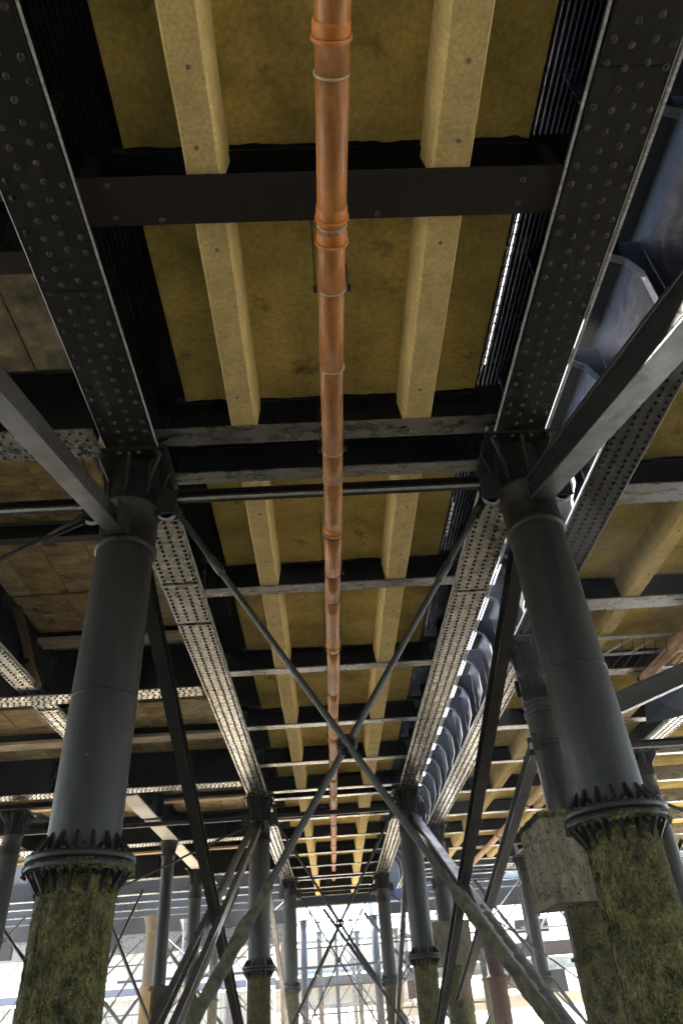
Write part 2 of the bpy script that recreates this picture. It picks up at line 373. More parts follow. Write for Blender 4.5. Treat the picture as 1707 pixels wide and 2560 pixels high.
def unit(label, x0, x1, ya, yb, ribs, group, rya=None):
    t = thing('deck_unit', label, 'concrete deck', ((x0 + x1) / 2, ya, 5.42), group)
    soffit_panel(x0, x1, ya, yb - .01, 5.424, t)
    for (a, bb, inner) in ribs: rib(a, bb, inner, ya + .004, (rya or yb) - .02, 5.078, 5.423, t)
    for (a, bb, inner) in ribs:
        for fy in ((.14, .8) if yb - ya < 2.6 else (.3, .72, .9)):
            c = (a + bb) / 2 + random.uniform(-.02, .03); y = ya + (yb - ya) * fy
            MB().lathe(c, y, [(.017, 5.072), (.019, 5.085)], 8).build('fixing', TARM, t)
    for (e, sg) in ((yb - .1, -1), (ya + .1, 1)):
        v = []; f = []; nn = 60
        for k in range(nn + 1):
            x = x0 + (x1 - x0) * k / nn
            d = .035 + .05 * max(0, noise.noise(Vector((x * 2.1, e * 3, 1)))) + .02 * noise.noise(Vector((x * 9, e, 4)))
            v += [(x, e, 5.4215), (x, e + sg * max(d, .006), 5.4215), (x, e, 5.4245), (x, e + sg * max(d, .006), 5.4245)]
        for k in range(nn):
            a = 4 * k; f += [(a, a + 1, a + 5, a + 4), (a + 1, a + 3, a + 7, a + 5)]
        MB().add(v, f).build('bitumen_strip', BLACK, t)
    bx('bearing_pad', GREYC, t, ribs[0][0] + .02, ribs[0][1] - .02, yb - .02, yb + .1, 5.44, 5.46)
    return t
for i in range(len(CB) - 1):
    ya = CB[i][1] + .0; yb = CB[i + 1][0]
    if yb - ya < .9:
        t = thing('deck_unit', 'plain dark deck strip above the double beam at the %s column pair' % ['first', 'second', 'third'][[2, 8, 14].index(i)], 'concrete deck', (0, ya, 5.42), 'concrete deck over the middle bay')
        bx('soffit', BLACK, t, -1.3, 1.82, ya, yb, 5.424, 5.58); continue
    unit('ribbed yellow concrete deck in the %s opening between cross beams from the camera' % ORD[i], -1.30, 1.82, ya - .1, yb + .1, [(-.81, -.56, 1), (1.02, 1.30, -1)], 'concrete deck over the middle bay')
# the ribs stop at the beams: they rest on their bottom flanges, so the deck above is carried through as a top layer
o = bx('deck_surface', TARM, None, -1.30, 1.82, -60, 42, 5.60, 5.72)
o['kind'] = 'structure'
o = bx('light_leak_wall', TARM, None, -1.30, -1.24, -60, 42, 5.722, 6.318); tag(o, 'dark upstand added against a light leak along the left edge of the middle deck', 'upstand')  # added to stop sky light leaking in over the middle deck
o = bx('deck_surface', TARM, None, 1.82, 2.3, -60, -.3, 6.0, 6.1); o['kind'] = 'structure'
o = bx('deck_surface', TARM, None, -2.30, -1.30, -60, 42, 6.32, 6.42); o['kind'] = 'structure'
# black corrugated sheet left of the concrete, seen edge-lit
for i in range(len(CB) - 1):
    ya = CB[i][1]; yb = CB[i + 1][0]
    if yb - ya < .9: continue
    n = 27; v = []; f = []
    for k in range(n + 1):
        x = -1.88 + .57 * k / n; z = 5.50 + (.022 if (k // 1) % 2 else 0)
        v += [(x, ya, z), (x, yb, z)]
    for k in range(n): f.append((2 * k, 2 * k + 1, 2 * k + 3, 2 * k + 2))
    o = MB().add(v, f).build('corrugated_sheet', BLACK)
    tag(o, 'black corrugated sheet beside the left girder in the %s opening from the camera' % ORD[i], 'corrugated sheet', 'black corrugated sheets beside the left girder')
    o.modifiers.new('thick', 'SOLIDIFY').thickness = .004
    # open grating on the right
    t = thing('drain_grating', 'black grating beside the right girder in the %s opening from the camera' % ORD[i], 'grating', (1.95, ya, 5.5), 'gratings beside the right girder')
    b = MB()
    for k in range(9): b.box(1.84 + .045 * k, 1.848 + .045 * k, ya + .01, yb - .01, 5.50, 5.54)
    b.build('bearing_bars', BLACK, t)
    if yb < 26:
        b = MB(); y = ya + .05
        while y < yb - .03: b.box(1.83, 2.24, y, y + .008, 5.545, 5.56); y += .11
        b.build('cross_bars', BLACK, t)
# boards added above the gratings to hold back the sky, except at a few slits
t = thing('grating_light_block', 'row of dark boards added to block the sky above the gratings beside the right girder', 'cover boards', (2.05, -60, 5.75))
y = -8.0; k = 0
bx('light_block_board', BLACK, t, 1.825, 2.28, -60, -8.01, 5.75, 5.80)
while y < 41.5:
    L = random.choice((.7, .9, 1.2)); gap = .004
    if 3.0 < y < 3.4 or random.random() < .14:
        bx('light_block_board', BLACK, t, 1.825, 1.985, y, y + L, 5.75, 5.80); bx('light_block_board', BLACK, t, 1.993, 2.28, y, y + L, 5.75, 5.80)
    else: bx('light_block_board', BLACK, t, 1.825, 2.28, y, y + L, 5.75, 5.80)
    y += L + (.0 if random.random() < .8 else .012)

# ------------------------------------------------------------------ orange drain pipe
def pz(y): return 4.25 + .03 * y
def px(y): return .228 - .0022 * y
t = thing('drain_pipe', 'long orange plastic drain pipe hung under the middle of the pier', 'pipe', (.23, 0, 4.25))
joints = [-1.4, 1.68, 2.62, 3.14, 3.92, 5.0, 5.45, 6.5, 7.4, 8.11, 9.8, 11.62, 12.9, 14.22, 15.9, 17.6, 19.3, 21.6, 23.4, 25.4, 27.2, 29.1, 31, 33, 35, 37.8]
for i in range(len(joints) - 1):
    a, bb = joints[i], joints[i + 1]
    n = max(2, int((bb - a) / .3)); pts = []
    for k in range(n + 1):
        y = a + (bb - a) * k / n
        pts.append((px(y) + .006 * math.sin(y * 1.3), y, pz(y) - .006 * math.sin(math.pi * k / n)))
    MB().tube(pts, .098, 28).build('pipe_length', PIPE, t)
def ring(y, r, w, m, name):
    MB().tube([(px(y - w / 2), y - w / 2, pz(y)), (px(y - w * .3), y - w * .3, pz(y)), (px(y + w * .3), y + w * .3, pz(y)), (px(y + w / 2), y + w / 2, pz(y))],
              [r * .93, r, r, r * .93], 28).build(name, m, t)
for y in joints[1:]:
    ring(y, .104, .018, CLIP if y < 6 else ROD, 'pipe_clip')
for y in (1.50, 2.57, 2.75, 6.42, 9.62, 14.4, 20.9, 28.2):
    ring(y, .116, .026, PIPEC, 'socket_collar'); ring(y - .05, .106, .09, PIPEC, 'socket')
for y in (1.2, 3.14, 5.0, 7.4, 9.8, 14.22, 19.3, 25.4):
    b = MB()
    for q in (-1, 1):
        b.tube([(px(y) + q * .118, y, pz(y) - .02), (px(y) + q * .122, y, pz(y) + .12), (px(y) + q * .115, y, 5.05 if y in (5.0, 2.7) else 5.42)], .006, 6)
        b.box(px(y) + q * .125 - .012, px(y) + q * .125 + .012, y - .015, y + .015, pz(y) - .03, pz(y) + .02)
    b.build('hanger', ROD, t)

# ------------------------------------------------------------------ columns
def weed(parent, cx, cy, r, z0, z1, n, m=WEED, L=.016, square=None):
    b = MB(); v = []; f = []
    for i in range(n):
        z = random.uniform(z0, z1)
        if square:
            u = random.uniform(-1, 1); s_ = random.choice((0, 1, 2, 3))
            px_, py_ = {0: (u * r, -r), 1: (u * r, r), 2: (-r, u * r), 3: (r, u * r)}[s_]
            nrm = Vector({0: (0, -1, 0), 1: (0, 1, 0), 2: (-1, 0, 0), 3: (1, 0, 0)}[s_]); p = Vector((cx + px_, cy + py_, z))
        else:
            a = random.uniform(0, 2 * math.pi); nrm = Vector((math.cos(a), math.sin(a), 0)); p = Vector((cx, cy, z)) + nrm * r
        tn = nrm.cross(Vector((0, 0, 1))); l = L * random.uniform(.4, 1.3); w = l * random.uniform(.2, .5)
        tip = p + nrm * l * random.uniform(.25, .8) + Vector((0, 0, -l * random.uniform(.2, .9))) + tn * random.uniform(-.4, .4) * l
        k = len(v); v += [p + tn * w, p - tn * w, tip, p + nrm * .004 + Vector((0, 0, w))]; f += [(k, k + 1, k + 2), (k, k + 2, k + 3)]
    b.add(v, f); me = bpy.data.meshes.new('seaweed'); off = Vector(parent['_loc'])
    me.from_pydata([tuple(Vector(p) - off) for p in b.v], [], b.f); me.materials.append(m)
    o = bpy.data.objects.new('seaweed', me); C.objects.link(o); o.parent = parent; o['kind'] = 'stuff'; return o
def column(label, x, y, r=.28, ztop=5.0, zfl=1.05, det=2, low=MOSS, upper=COLP, group=None, weedn=0, cap=True, lugs=True):
    t = thing('iron_column', label, 'column', (x, y, GZ), group); nn = 48 if det == 2 else 20
    b = MB(); prof = [(r * 1.03, zfl + .05), (r, zfl + .2)]
    zz = zfl + .4
    while zz < ztop - 1.25: prof.append((r + .002 * random.uniform(-1, 1), zz)); zz += .4
    prof += [(r * .985, ztop - 1.12)]
    b.lathe(x, y, prof, nn, False).build('upper_shaft', upper, t)
    MB().lathe(x, y, [(r * 1.0, ztop - 1.12), (r * 1.09, ztop - 1.10), (r * 1.09, ztop - 1.04), (r * 1.02, ztop - 1.02), (r * 1.02, ztop - .62), (r * 1.1, ztop - .60), (r * 1.1, ztop - .56), (r * .98, ztop - .54), (r * .92, ztop - .04)], nn, False).build('capital', CAPP, t)
    if det == 2 and ztop - zfl > 3 and zfl > 0:      # casting seam
        MB().lathe(x, y, [(r * .99, 2.36), (r + .0045, 2.365), (r + .0045, 2.385), (r * .99, 2.39)], nn, False).build('casting_seam', CAPP, t)
        for k in range(7):
            a = random.uniform(math.pi, 2 * math.pi); zz = random.uniform(1.4, 3.6)
            MB().lathe(x + (r - .004) * math.cos(a), y + (r - .004) * math.sin(a), [(.004, zz), (.009, zz + .004), (.009, zz + .012), (.004, zz + .016)], 6).build('stud', RUSTC, t)
    if cap:
        h = .40
        bx('cap_plate', CAPP, t, x - h, x + h, y - h, y + h, ztop - .035, ztop - .002)
        for k in range(8):
            a = k * math.pi / 4; c, s_ = math.cos(a), math.sin(a); R_ = .37 * (1 if k % 2 == 0 else 1.25)
            pl = [(r * .93, ztop - .5), (r * 1.06, ztop - .5), (r * 1.12, ztop - .3), (R_ * .93, ztop - .12), (R_, ztop - .037), (r * .85, ztop - .037)]
            b = MB()
            v = []
            for q in (-1, 1):
                for (u, z) in pl: v.append((x + c * u - s_ * q * .014, y + s_ * u + c * q * .014, z))
            n = len(pl); f = [tuple(range(n)), tuple(range(2 * n - 1, n - 1, -1))] + [(i, i + n, (i + 1) % n + n, (i + 1) % n) for i in range(n)]
            b.add(v, f).build('bracket', CAPP, t)
        if det == 2:
            for q in (-1, 1):
                for w in (-.3, -.1, .1, .3): rivet(t, x + w, y + q * .35, ztop - .036)
    if zfl > GZ + .5:
        R_ = r * 1.46
        MB().lathe(x, y, [(r * .99, zfl + .012), (R_ * .985, zfl + .012), (R_, zfl + .02), (R_, zfl + .052), (R_ * .98, zfl + .062), (r * .99, zfl + .062)], nn).build('upper_ring', CAPP, t)
        MB().lathe(x, y, [(r * .99, zfl - .055), (R_ * .97, zfl - .055), (R_ * .99, zfl - .045), (R_ * .99, zfl - .006), (R_ * .97, zfl + .001), (r * .99, zfl + .001)], nn).build('lower_ring', CAPP if det else low, t)
        if det:
            nb = 16
            for k in range(nb):
                a = 2 * math.pi * (k + .3) / nb; c, s_ = math.cos(a), math.sin(a)
                for sg, zz, nm in ((1, zfl + .06, 'gusset'), (-1, zfl - .056, 'gusset')):
                    pl = [(r * .97, zz), (R_ * .93, zz), (R_ * .93, zz + sg * .015), (r * 1.02, zz + sg * .15), (r * .97, zz + sg * .15)]
                    v = []
                    for q in (-1, 1):
                        for (u, z) in pl: v.append((x + c * u - s_ * q * .011, y + s_ * u + c * q * .011, z))
                    n = 5; f = [tuple(range(n)), tuple(range(2 * n - 1, n - 1, -1))] + [(i, i + n, (i + 1) % n + n, (i + 1) % n) for i in range(n)]
                    MB().add(v, f).build(nm, CAPP, t)
                if det == 2:
                    a2 = a + math.pi / nb; bxc, byc = x + math.cos(a2) * (r * 1.22), y + math.sin(a2) * (r * 1.22)
                    MB().lathe(bxc, byc, [(.03, zfl + .062), (.03, zfl + .09), (.018, zfl + .09), (.018, zfl + .115)], 6).build('bolt', CAPP, t)
                    MB().lathe(bxc, byc, [(.016, zfl - .105), (.016, zfl - .085), (.03, zfl - .085), (.03, zfl - .056)], 6).build('bolt', CAPP, t)
        # weed-covered lower shaft, uneven
        n = 64 if det == 2 else 20; nz_ = 90 if det == 2 else 24; v = []; f = []
        for k in range(nz_ + 1):
            z = GZ - .1 + (zfl - .056 - GZ + .1) * k / nz_
            for i in range(n):
                a = 2 * math.pi * i / n
                d = .014 * noise.noise(Vector((math.cos(a) * 5, math.sin(a) * 5, z * 4))) + .01 * noise.noise(Vector((math.cos(a) * 14, math.sin(a) * 14, z * 13)))
                rr = r * .985 + d + .008
                v.append((x + rr * math.cos(a), y + rr * math.sin(a), z))
        for k in range(nz_):
            for i in range(n):
                j = (i + 1) % n; f.append((k * n + i, k * n + j, (k + 1) * n + j, (k + 1) * n + i))
        MB().add(v, f, True).build('lower_shaft', low, t)
        if weedn: weed(t, x, y, r * 1.0, GZ, zfl - .12, weedn); weed(t, x, y, r * 1.42, zfl - .07, zfl - .0, weedn // 20, L=.022); weed(t, x, y, r * 1.02, zfl - .2, zfl - .06, weedn // 20, L=.03)
    if lugs and det:
        sgn = 1 if x < 0 else -1
        for q in (sgn, -sgn):
            b = MB(); xa = x + q * r * .95
            b.box(min(xa, xa + q * .22), max(xa, xa + q * .22), y - .09, y - .06, ztop - .66, ztop - .36)
            lg = b.build('lug', CAPP, t)
            b = MB(); b.box(min(xa, xa + q * .22), max(xa, xa + q * .22), y + .02, y + .05, ztop - .66, ztop - .36); b.build('lug', CAPP, t)
            pts = [(x + q * (r + .10) + .085 * math.cos(a), y - .02, ztop - .62 + .085 * math.sin(a)) for a in [k * math.pi / 6 for k in range(13)]]
            MB().tube(pts, .02, 8, cap=False).build('shackle', EDGE if det == 2 else CAPP, lg)
    return t
GRPC = 'iron columns carrying the pier'
cL = column('large dark iron column with weed covered base, nearest at the left', -1.915, 5.9, group=GRPC, weedn=30000)
cR = column('large dark iron column with weed covered base, nearest at the right', 2.30, 5.9, group=GRPC, zfl=1.13, weedn=30000)
column('dark iron column under the left middle girder, second from the camera', -1.87, 20.3, det=1, group=GRPC, weedn=2500)
column('dark iron column under the right middle girder, second from the camera', 2.22, 20.3, det=1, group=GRPC, weedn=2500)
column('dark iron column under the left middle girder, third from the camera', -1.83, 34.6, det=1, group=GRPC)
column('dark iron column under the right middle girder, third from the camera', 2.27, 34.6, det=1, group=GRPC)
def g2col(label, x, y, det, w=0):
    t = column(label, x, y, r=.27, zfl=GZ, det=det, group='columns with square jackets right of the slot', low=MOSS, lugs=False)
    for zz in (4.46, 3.76, 3.24):
        MB().lathe(x, y, [(.268, zz + .05), (.295, zz + .035), (.295, zz - .035), (.268, zz - .05)], 32, False).build('band', COLP, t)
    for q, zz in ((-1, 4.2), (1, 4.2), (-1, 3.25), (1, 3.5)):
        for dy in (-.16, .1):
            b = MB(); b.box(min(x + q * .24, x + q * .34), max(x + q * .24, x + q * .34), y + dy - .1, y + dy - .06, zz - .14, zz + .14); b.build('clamp_plate', CAPP, t)
    MB().tube([(x - .33, y - .05, 3.24), (x - .22, y - .05, 3.24)], .05, 10).build('clamp_bolt', EDGE, t)
    b = MB(); n = 9; v = []; f = []
    # rough square concrete jacket
    J = .60
    def jp(u, side, z):
        k = .012 * noise.noise(Vector((u * 6 + side * 3, z * 5, side)))
        e = J + k
        return {0: (x + u * J, y - e, z), 1: (x + e, y + u * J, z), 2: (x - u * J, y + e, z), 3: (x - e, y - u * J, z)}[side]
    for side in range(4):
        base = len(v)
        for k in range(13):
            z = 1.02 + 1.14 * k / 12 + (.03 * noise.noise(Vector((side, 7, k))) if k in (0, 12) else 0)
            for i in range(n): v.append(jp(-1 + 2 * i / (n - 1), side, z))
        for k in range(12):
            for i in range(n - 1): a = base + k * n + i; f.append((a, a + 1, a + n + 1, a + n))
    for z in (1.03, 2.15):
        k = len(v); v += [(x - J, y - J, z), (x + J, y - J, z), (x + J, y + J, z), (x - J, y + J, z)]; f.append((k, k + 1, k + 2, k + 3))
    b.add(v, f).build('concrete_jacket', JACK, t)
    prof = [(.262, GZ)]; z = GZ
    while z < .95: z += .1; prof.append((.29 + .012 * random.uniform(-1, 1), z))
    MB().lathe(x, y, prof + [(.3, 1.05)], 28, False).build('lower_shaft', MOSS, t)
    if w:
        weed(t, x, y, .29, GZ, 1.0, w); weed(t, x, y, .60, 2.08, 2.16, w // 10, square=True, L=.05); weed(t, x, y, .60, 1.1, 2.1, w // 8, square=True, L=.035)
    return t
g2col('iron column in a square concrete jacket, behind the nearest right column', 3.57, 11.0, 2, 14000)
g2col('iron column in a square concrete jacket, further back at the right', 3.6, 25.3, 1, 800)
for i, (x, y) in enumerate(((8.15, 18.2), (8.15, 32.5), (-5.2, 30.0), (-10.15, 20.5), (-8.4, 20.0))):
    column('dark iron column standing %s' % ['in the right bay, nearer one', 'in the right bay, further one', 'in the left bay under the narrow girder', 'at the far left edge, leftmost', 'at the far left edge, beside the leftmost'][i], x, y, r=.24, det=1, zfl=.7 if i < 3 else 1.2, group=GRPC, lugs=False)
# slim rusty cream columns further back
for i, (x, y, zt) in enumerate(((-7.78, 34.6, 4.0), (-6.6, 36.5, 4.0), (5.9, 30.5, 2.0), (-2.75, 45, 4.4), (-11.3, 38.0, 3.9))):
    t = thing('slim_column', ['rusty cream slim column with flared cap left of the second left column', 'slim column just right of the rusty cream one', 'red brown timber post in the right bay', 'ochre post behind the third left column', 'slim column at the far left'][i], 'column', (x, y, GZ), 'slim columns in the distance')
    m = (RUSTC, BEAM, REDW, RUSTC, RUSTC)[i]; r = .25 if i != 2 else .33
    MB().lathe(x, y, [(r, GZ), (r, zt * .35), (r * 1.15, zt * .35 + .02), (r * 1.15, zt * .35 + .12), (r * .95, zt * .35 + .14), (r * .9, zt - .6)], 20, False).build('shaft', m, t)
    MB().lathe(x, y, [(r * .9, zt - .6), (r * 1.05, zt - .58), (r * 1.05, zt - .5), (r * .92, zt - .46), (r * 1.5, zt - .02), (r * 1.5, zt)], 20).build('cap', m, t)

# ------------------------------------------------------------------ bracing
CH = [(-.09, -.1), (.09, -.1), (.09, -.085), (-.075, -.085), (-.075, .085), (.09, .085), (.09, .1), (-.09, .1)]
def ibar(w, h, t=.014): return [(-w, -h), (w, -h), (w, -h + t), (t / 2, -h + t), (t / 2, h - t), (w, h - t), (w, h), (-w, h), (-w, h - t), (-t / 2, h - t), (-t / 2, -h + t), (-w, -h + t)]
def chan(w, h, t=.014): return [(-w, -h), (w, -h), (w, -h + t), (-w + t, -h + t), (-w + t, h - t), (w, h - t), (w, h), (-w, h)]
def angle(w, h, t=.014): return [(-w, -h), (w, -h), (w, -h + t), (-w + t, -h + t), (-w + t, h), (-w, h)]
def strut(label, a, b_, prof, m, group, crust=None, plate=True):
    t = thing('diagonal_brace', label, 'brace', tuple(a), group)
    A, B = Vector(a), Vector(b_)
    MB().bar(A, B, prof).build('bar', m, t)
    d = (B - A).normalized()
    if plate:
        P = A + d * .12
        ep = MB().bar(A - d * .1, A + d * .35, [(-.11, -.13), (-.098, -.13), (-.098, .13), (-.11, .13)]).build('end_plate', CAPP, t)
        for k in range(4):
            q = A + d * (.02 + .09 * k); MB().tube([q + Vector((-.13, 0, .03)), q + Vector((-.09, 0, .03))], .018, 6).build('bolt', CAPP, ep)
    if crust:
        L = (B - A).length; b = MB(); 
        k0 = crust[0]; v = []; f = []
        pts = [A + (B - A) * (k0 + (1 - k0) * k / 40) for k in range(41)]
        w = max(abs(p[0]) for p in prof)
        MB().tube(pts, [w * crust[1] * (1.0 + .14 * noise.noise(p * 11)) * min(1, .6 + k * .07) for k, p in enumerate(pts)], 14, rough=.07).build('marine_growth', CRUST, t)
    return t
GB = 'diagonal braces along the pier'
strut('blue grey diagonal brace at the left edge, dropping towards the camera', (-1.93, 5.55, 4.07), (-1.93, -1.5, 2.0), [(-.085, -.13), (.085, -.13), (.085, -.118), (.006, -.118), (.006, .13), (-.006, .13), (-.006, -.118), (-.085, -.118)], BRACE, GB)
t = strut('wide diagonal channel brace at the right edge, dropping towards the camera', (2.36, 5.75, 4.33), (2.36, -1.5, 2.02), chan(.12, .13, .016), BRACE, GB)
MB().bar((2.24, 5.7, 4.32), (2.24, -1.5, 2.03), [(-.05, -.10), (-.012, -.10), (-.012, .16), (-.05, .16)]).build('inner_angle', BLACK, t)
strut('dark diagonal brace behind the nearest left column', (-1.9, 6.1, 4.3), (-1.9, 17.6, -.45), chan(.07, .11), STEEL, GB)
strut('dark diagonal brace left of the nearest right column', (2.28, 6.1, 4.22), (2.28, 20.2, -.6), ibar(.075, .11), STEEL, GB)
strut('pair of weed crusted diagonal bars leaning against the second left column', (-1.80, 20.0, 4.3), (-1.80, 7.8, -.68), chan(.045, .075), BRACE, GB, crust=(.62, 1.55))
strut('second bar of the weed crusted pair near the second left column', (-2.02, 20.0, 4.3), (-2.02, 7.8, -.68), chan(.045, .075), BRACE, GB, crust=(.62, 1.55))
strut('heavy green crusted diagonal brace below the second right column', (2.30, 20.0, 4.28), (2.30, 7.6, -.72), ibar(.085, .10), BRACE, GB, crust=(.57, 1.32))
strut('pale diagonal strut under the girder right of the slot', (3.6, 11.4, 3.62), (3.6, 27, -.45), ibar(.09, .1), BRACE, GB)
strut('grey channel strut rising right from the jacketed column', (3.85, 10.95, 3.50), (8.2, 10.95, 5.0), chan(.1, .16), BRACE, GB)
strut('dark diagonal brace behind the second left column', (-1.86, 20.5, 4.3), (-1.86, 33.4, -.7), chan(.07, .09), STEEL, GB)
strut('dark diagonal brace behind the second right column', (2.24, 20.5, 4.3), (2.24, 33.4, -.7), chan(.07, .09), STEEL, GB)

def rodset(y, xl, xr, cx, cz, zl, zr, low, r, name_, ex=True):
    # two rods crossing in one plane across the bay
    sl = (cz - zl) / (cx - xl); sr = (cz - zr) / (cx - xr)
    for nm, x0, z0, sl_, dy, xe in (('left', xl, zl, sl, -.03, low[0]), ('right', xr, zr, sr, .04, low[1])):
        t = thing('tie_rod', 'round tie rod falling across the bay from the %s %s column top' % (name_, nm), 'tie rod', (x0, y, z0), 'crossing tie rods between columns')
        def P(x): return Vector((x, y + dy, z0 + sl_ * (x - x0)))
        n = 40; x1 = xe; xs = [x0 + (x1 - x0) * k / n for k in range(n + 1)]
        rd = MB().tube([P(x) for x in xs], r, 10).build('rod', ROD, t)
        # turnbuckle
        d = (P(x1) - P(x0)).normalized(); c0 = P(x0) + d * .95
        MB().tube([c0 - d * .14, c0 - d * .11, c0 - d * .02, c0 + d * .02, c0 + d * .11, c0 + d * .14], [r, r * 1.4, r * 1.45, r * 1.45, r * 1.4, r], 8).build('turnbuckle', ROD, rd)
        MB().tube([P(x0) - d * .06, P(x0) + d * .16], r * 1.7, 8).build('fork', CAPP, rd)
        if ex:
            pts = []; rr = []
            for k in range(60):
                zz = .85 - (.85 + 1.4) * k / 59; x = x0 + (zz - z0) / sl_
                q = P(x); pts.append(q); rr.append((r * 1.35 + .012 * noise.noise(q * 5) + min(k, 12) * .0006))
            MB().tube(pts, rr, 14, rough=.16).build('marine_growth', CRUST, t)
    t = thing('rod_coupler', 'round coupling ring where the %s pair of tie rods cross' % name_, 'coupler', (cx, y, cz), 'tie rod couplers')
    pts = [(cx + r * 2.3 * math.cos(a), y + .005, cz + r * 2.3 * math.sin(a)) for a in [k * math.pi / 8 for k in range(17)]]
    MB().tube(pts, r * .75, 8, cap=False).build('ring', CAPP, t)
    for a in (.6, 2.5, 3.9, 5.5):
        MB().tube([(cx + r * 2 * math.cos(a), y - .05, cz + r * 2 * math.sin(a)), (cx + r * 2 * math.cos(a), y + .06, cz + r * 2 * math.sin(a))], r * .6, 6).build('bolt', CAPP, t)
rodset(5.9, -1.50, 1.80, .19, 1.86, 4.50, 4.33, (1.95, -1.85), .030, 'nearest')
rodset(20.3, -1.45, 1.75, .18, 1.9, 4.45, 4.4, (2.0, -1.8), .034, 'second', ex=False)
rodset(34.6, -1.45, 1.75, .18, 1.9, 4.45, 4.4, (2.0, -1.8), .034, 'third', ex=False)

GH = 'horizontal braces between columns'
for lab, a, b_ in (('thin horizontal channel between the two nearest columns', (-1.52, 5.9, 4.61), (1.93, 5.9, 4.61)),
                   ('thin horizontal channel between the second pair of columns', (-1.5, 20.3, 4.55), (1.9, 20.3, 4.55)),
                   ('thin horizontal channel between the third pair of columns', (-1.5, 34.6, 4.55), (1.9, 34.6, 4.55)),
                   ('thin horizontal channel running left from the nearest left column', (-10, 5.9, 4.56), (-2.3, 5.9, 4.56)),
                   ('thin horizontal channel running left from the second left column', (-10, 20.3, 4.55), (-2.2, 20.3, 4.55)),
                   ('dark horizontal channel running right from the jacketed column', (3.9, 10.95, 3.16), (10, 10.95, 3.16))):
    t = thing('horizontal_brace', lab, 'brace', a, GH)
    MB().bar(a, b_, [(-.05, -.055), (.05, -.055), (.05, -.045), (-.04, -.045), (-.04, .045), (.05, .045), (.05, .055), (-.05, .055)]).build('channel', BROWN, t)
    MB().bar(Vector(a) + Vector((0, 0, -.058)), Vector(b_) + Vector((0, 0, -.058)), [(.02, -.01), (.055, -.01), (.055, .001), (.02, .001)]).build('lip', EDGE, t)
# rod in the left bay
t = thing('tie_rod', 'tie rod with fork end running left from the nearest left column', 'tie rod', (-2.2, 5.9, 4.45), 'crossing tie rods between columns')
MB().tube([(-2.15, 5.88, 4.50), (-4.2, 5.88, 3.28), (-9.5, 5.88, .3)], .026, 10).build('rod', ROD, t)
MB().tube([(-2.2, 5.88, 4.47), (-2.45, 5.88, 4.325), (-2.72, 5.88, 4.16)], [.05, .05, .03], 8).build('fork', CAPP, t)
t = thing('tie_rod', 'tie rod running down right from the nearest right column', 'tie rod', (2.6, 5.9, 1.6), 'crossing tie rods between columns')
MB().tube([(3.3, 11.2, 3.2), (8.0, 11.2, 1.0)], .026, 10).build('rod', ROD, t)
k = 0
for (a, b_) in (((-10.1, 20.3, 4.3), (-5.3, 20.3, -1)), ((-2.1, 20.35, 4.4), (-7.4, 20.35, 2.3)), ((-7.7, 34.6, 3.6), (-2, 34.6, -.9)), ((-2.1, 34.7, 4.2), (-7.7, 34.7, 0)), ((-7.8, 34.8, 3.5), (-13, 34.8, -1)), ((-12.6, 34.7, 3.6), (-7.9, 34.7, -.4)),
                ((2.6, 34.6, 4.2), (8, 34.6, 0)), ((8, 32.6, 4.2), (3.6, 32.6, .2)), ((3.7, 25.4, 3.3), (8, 25.4, 0)), ((-1.2, 45, 4), (2.4, 45, 0)), ((2.4, 45.2, 4), (-1.3, 45.2, .2)), ((-7.2, 40, 3.5), (-3.5, 40, 0)), ((-3.4, 40.2, 3.6), (-7.3, 40.2, .5))):
    o = MB().tube([a, b_], .028, 6).build('tie_rod', ROD)
    tag(o, '%s thin slanting rod in the distance, counting from the left bay' % ORD[k], 'tie rod', 'thin slanting rods in the distance'); k += 1

# ------------------------------------------------------------------ right bay: ribbed deck and beams
RB = [(.95, 1.35), (3.8, 4.2), (6.65, 7.05), (9.6, 9.98), (12.5, 12.8), (15.45, 15.72), (18.2, 18.4), (21.0, 21.25), (23.9, 24.15), (26.8, 27.0), (29.7, 29.95), (32.6, 32.85), (35.5, 35.75), (38.4, 38.65)]
for i, (a, bb) in enumerate(RB):
    crossbeam('%s cross beam from the camera in the bay right of the slot' % ORD[i], 3.88, 7.89, a, bb, 5.052, 5.418, BEAM, 'cross beams right of the slot')
for i in range(len(RB) - 3):
    unit('ribbed yellow concrete deck in the %s opening from the camera right of the slot' % ORD[i], 3.9, 7.88, RB[i][1] - .1, RB[i + 1][0] + .1, [(4.86, 5.12, -1), (6.75, 7.0, -1)], 'concrete deck right of the slot')
for i, (a, bb) in enumerate(RB):
    o = bx('cross_beam', BEAM, None, 8.43, 20, a, bb, 5.0, 5.4); tag(o, '%s cross beam from the camera at the far right' % ORD[i], 'beam', 'cross beams at the far right')
o = bx('deck_surface', SOFFIT, None, 3.9, 22, -60, 32.8, 5.60, 5.74); o['kind'] = 'structure'
# open lattice joist in the right bay
t = thing('lattice_joist', 'light lattice joist with rusty wire ties behind the nearest right column', 'joist', (4, 11.3, 5))
bx('chord', EDGE, t, 3.9, 7.88, 10.98, 11.08, 5.03, 5.05); bx('chord', EDGE, t, 3.9, 7.88, 11.7, 11.8, 5.03, 5.05)
for k in range(5): MB().bar((5.5 + k * .5, 11.06, 5.04), (5.2 + k * .5, 11.72, 5.04), [(-.03, -.006), (.03, -.006), (.03, .006), (-.03, .006)]).build('lacing_bar', EDGE, t)
for k in range(8):
    x = 5.3 + k * .2; z = 5.02
    MB().tube([(x, 11.1, z), (x + .1, 11.4, z - .12), (x + .03, 11.9, z - .2), (x + .12, 12.2, z - .05)], .008, 5).build('wire_tie', REDW, t)
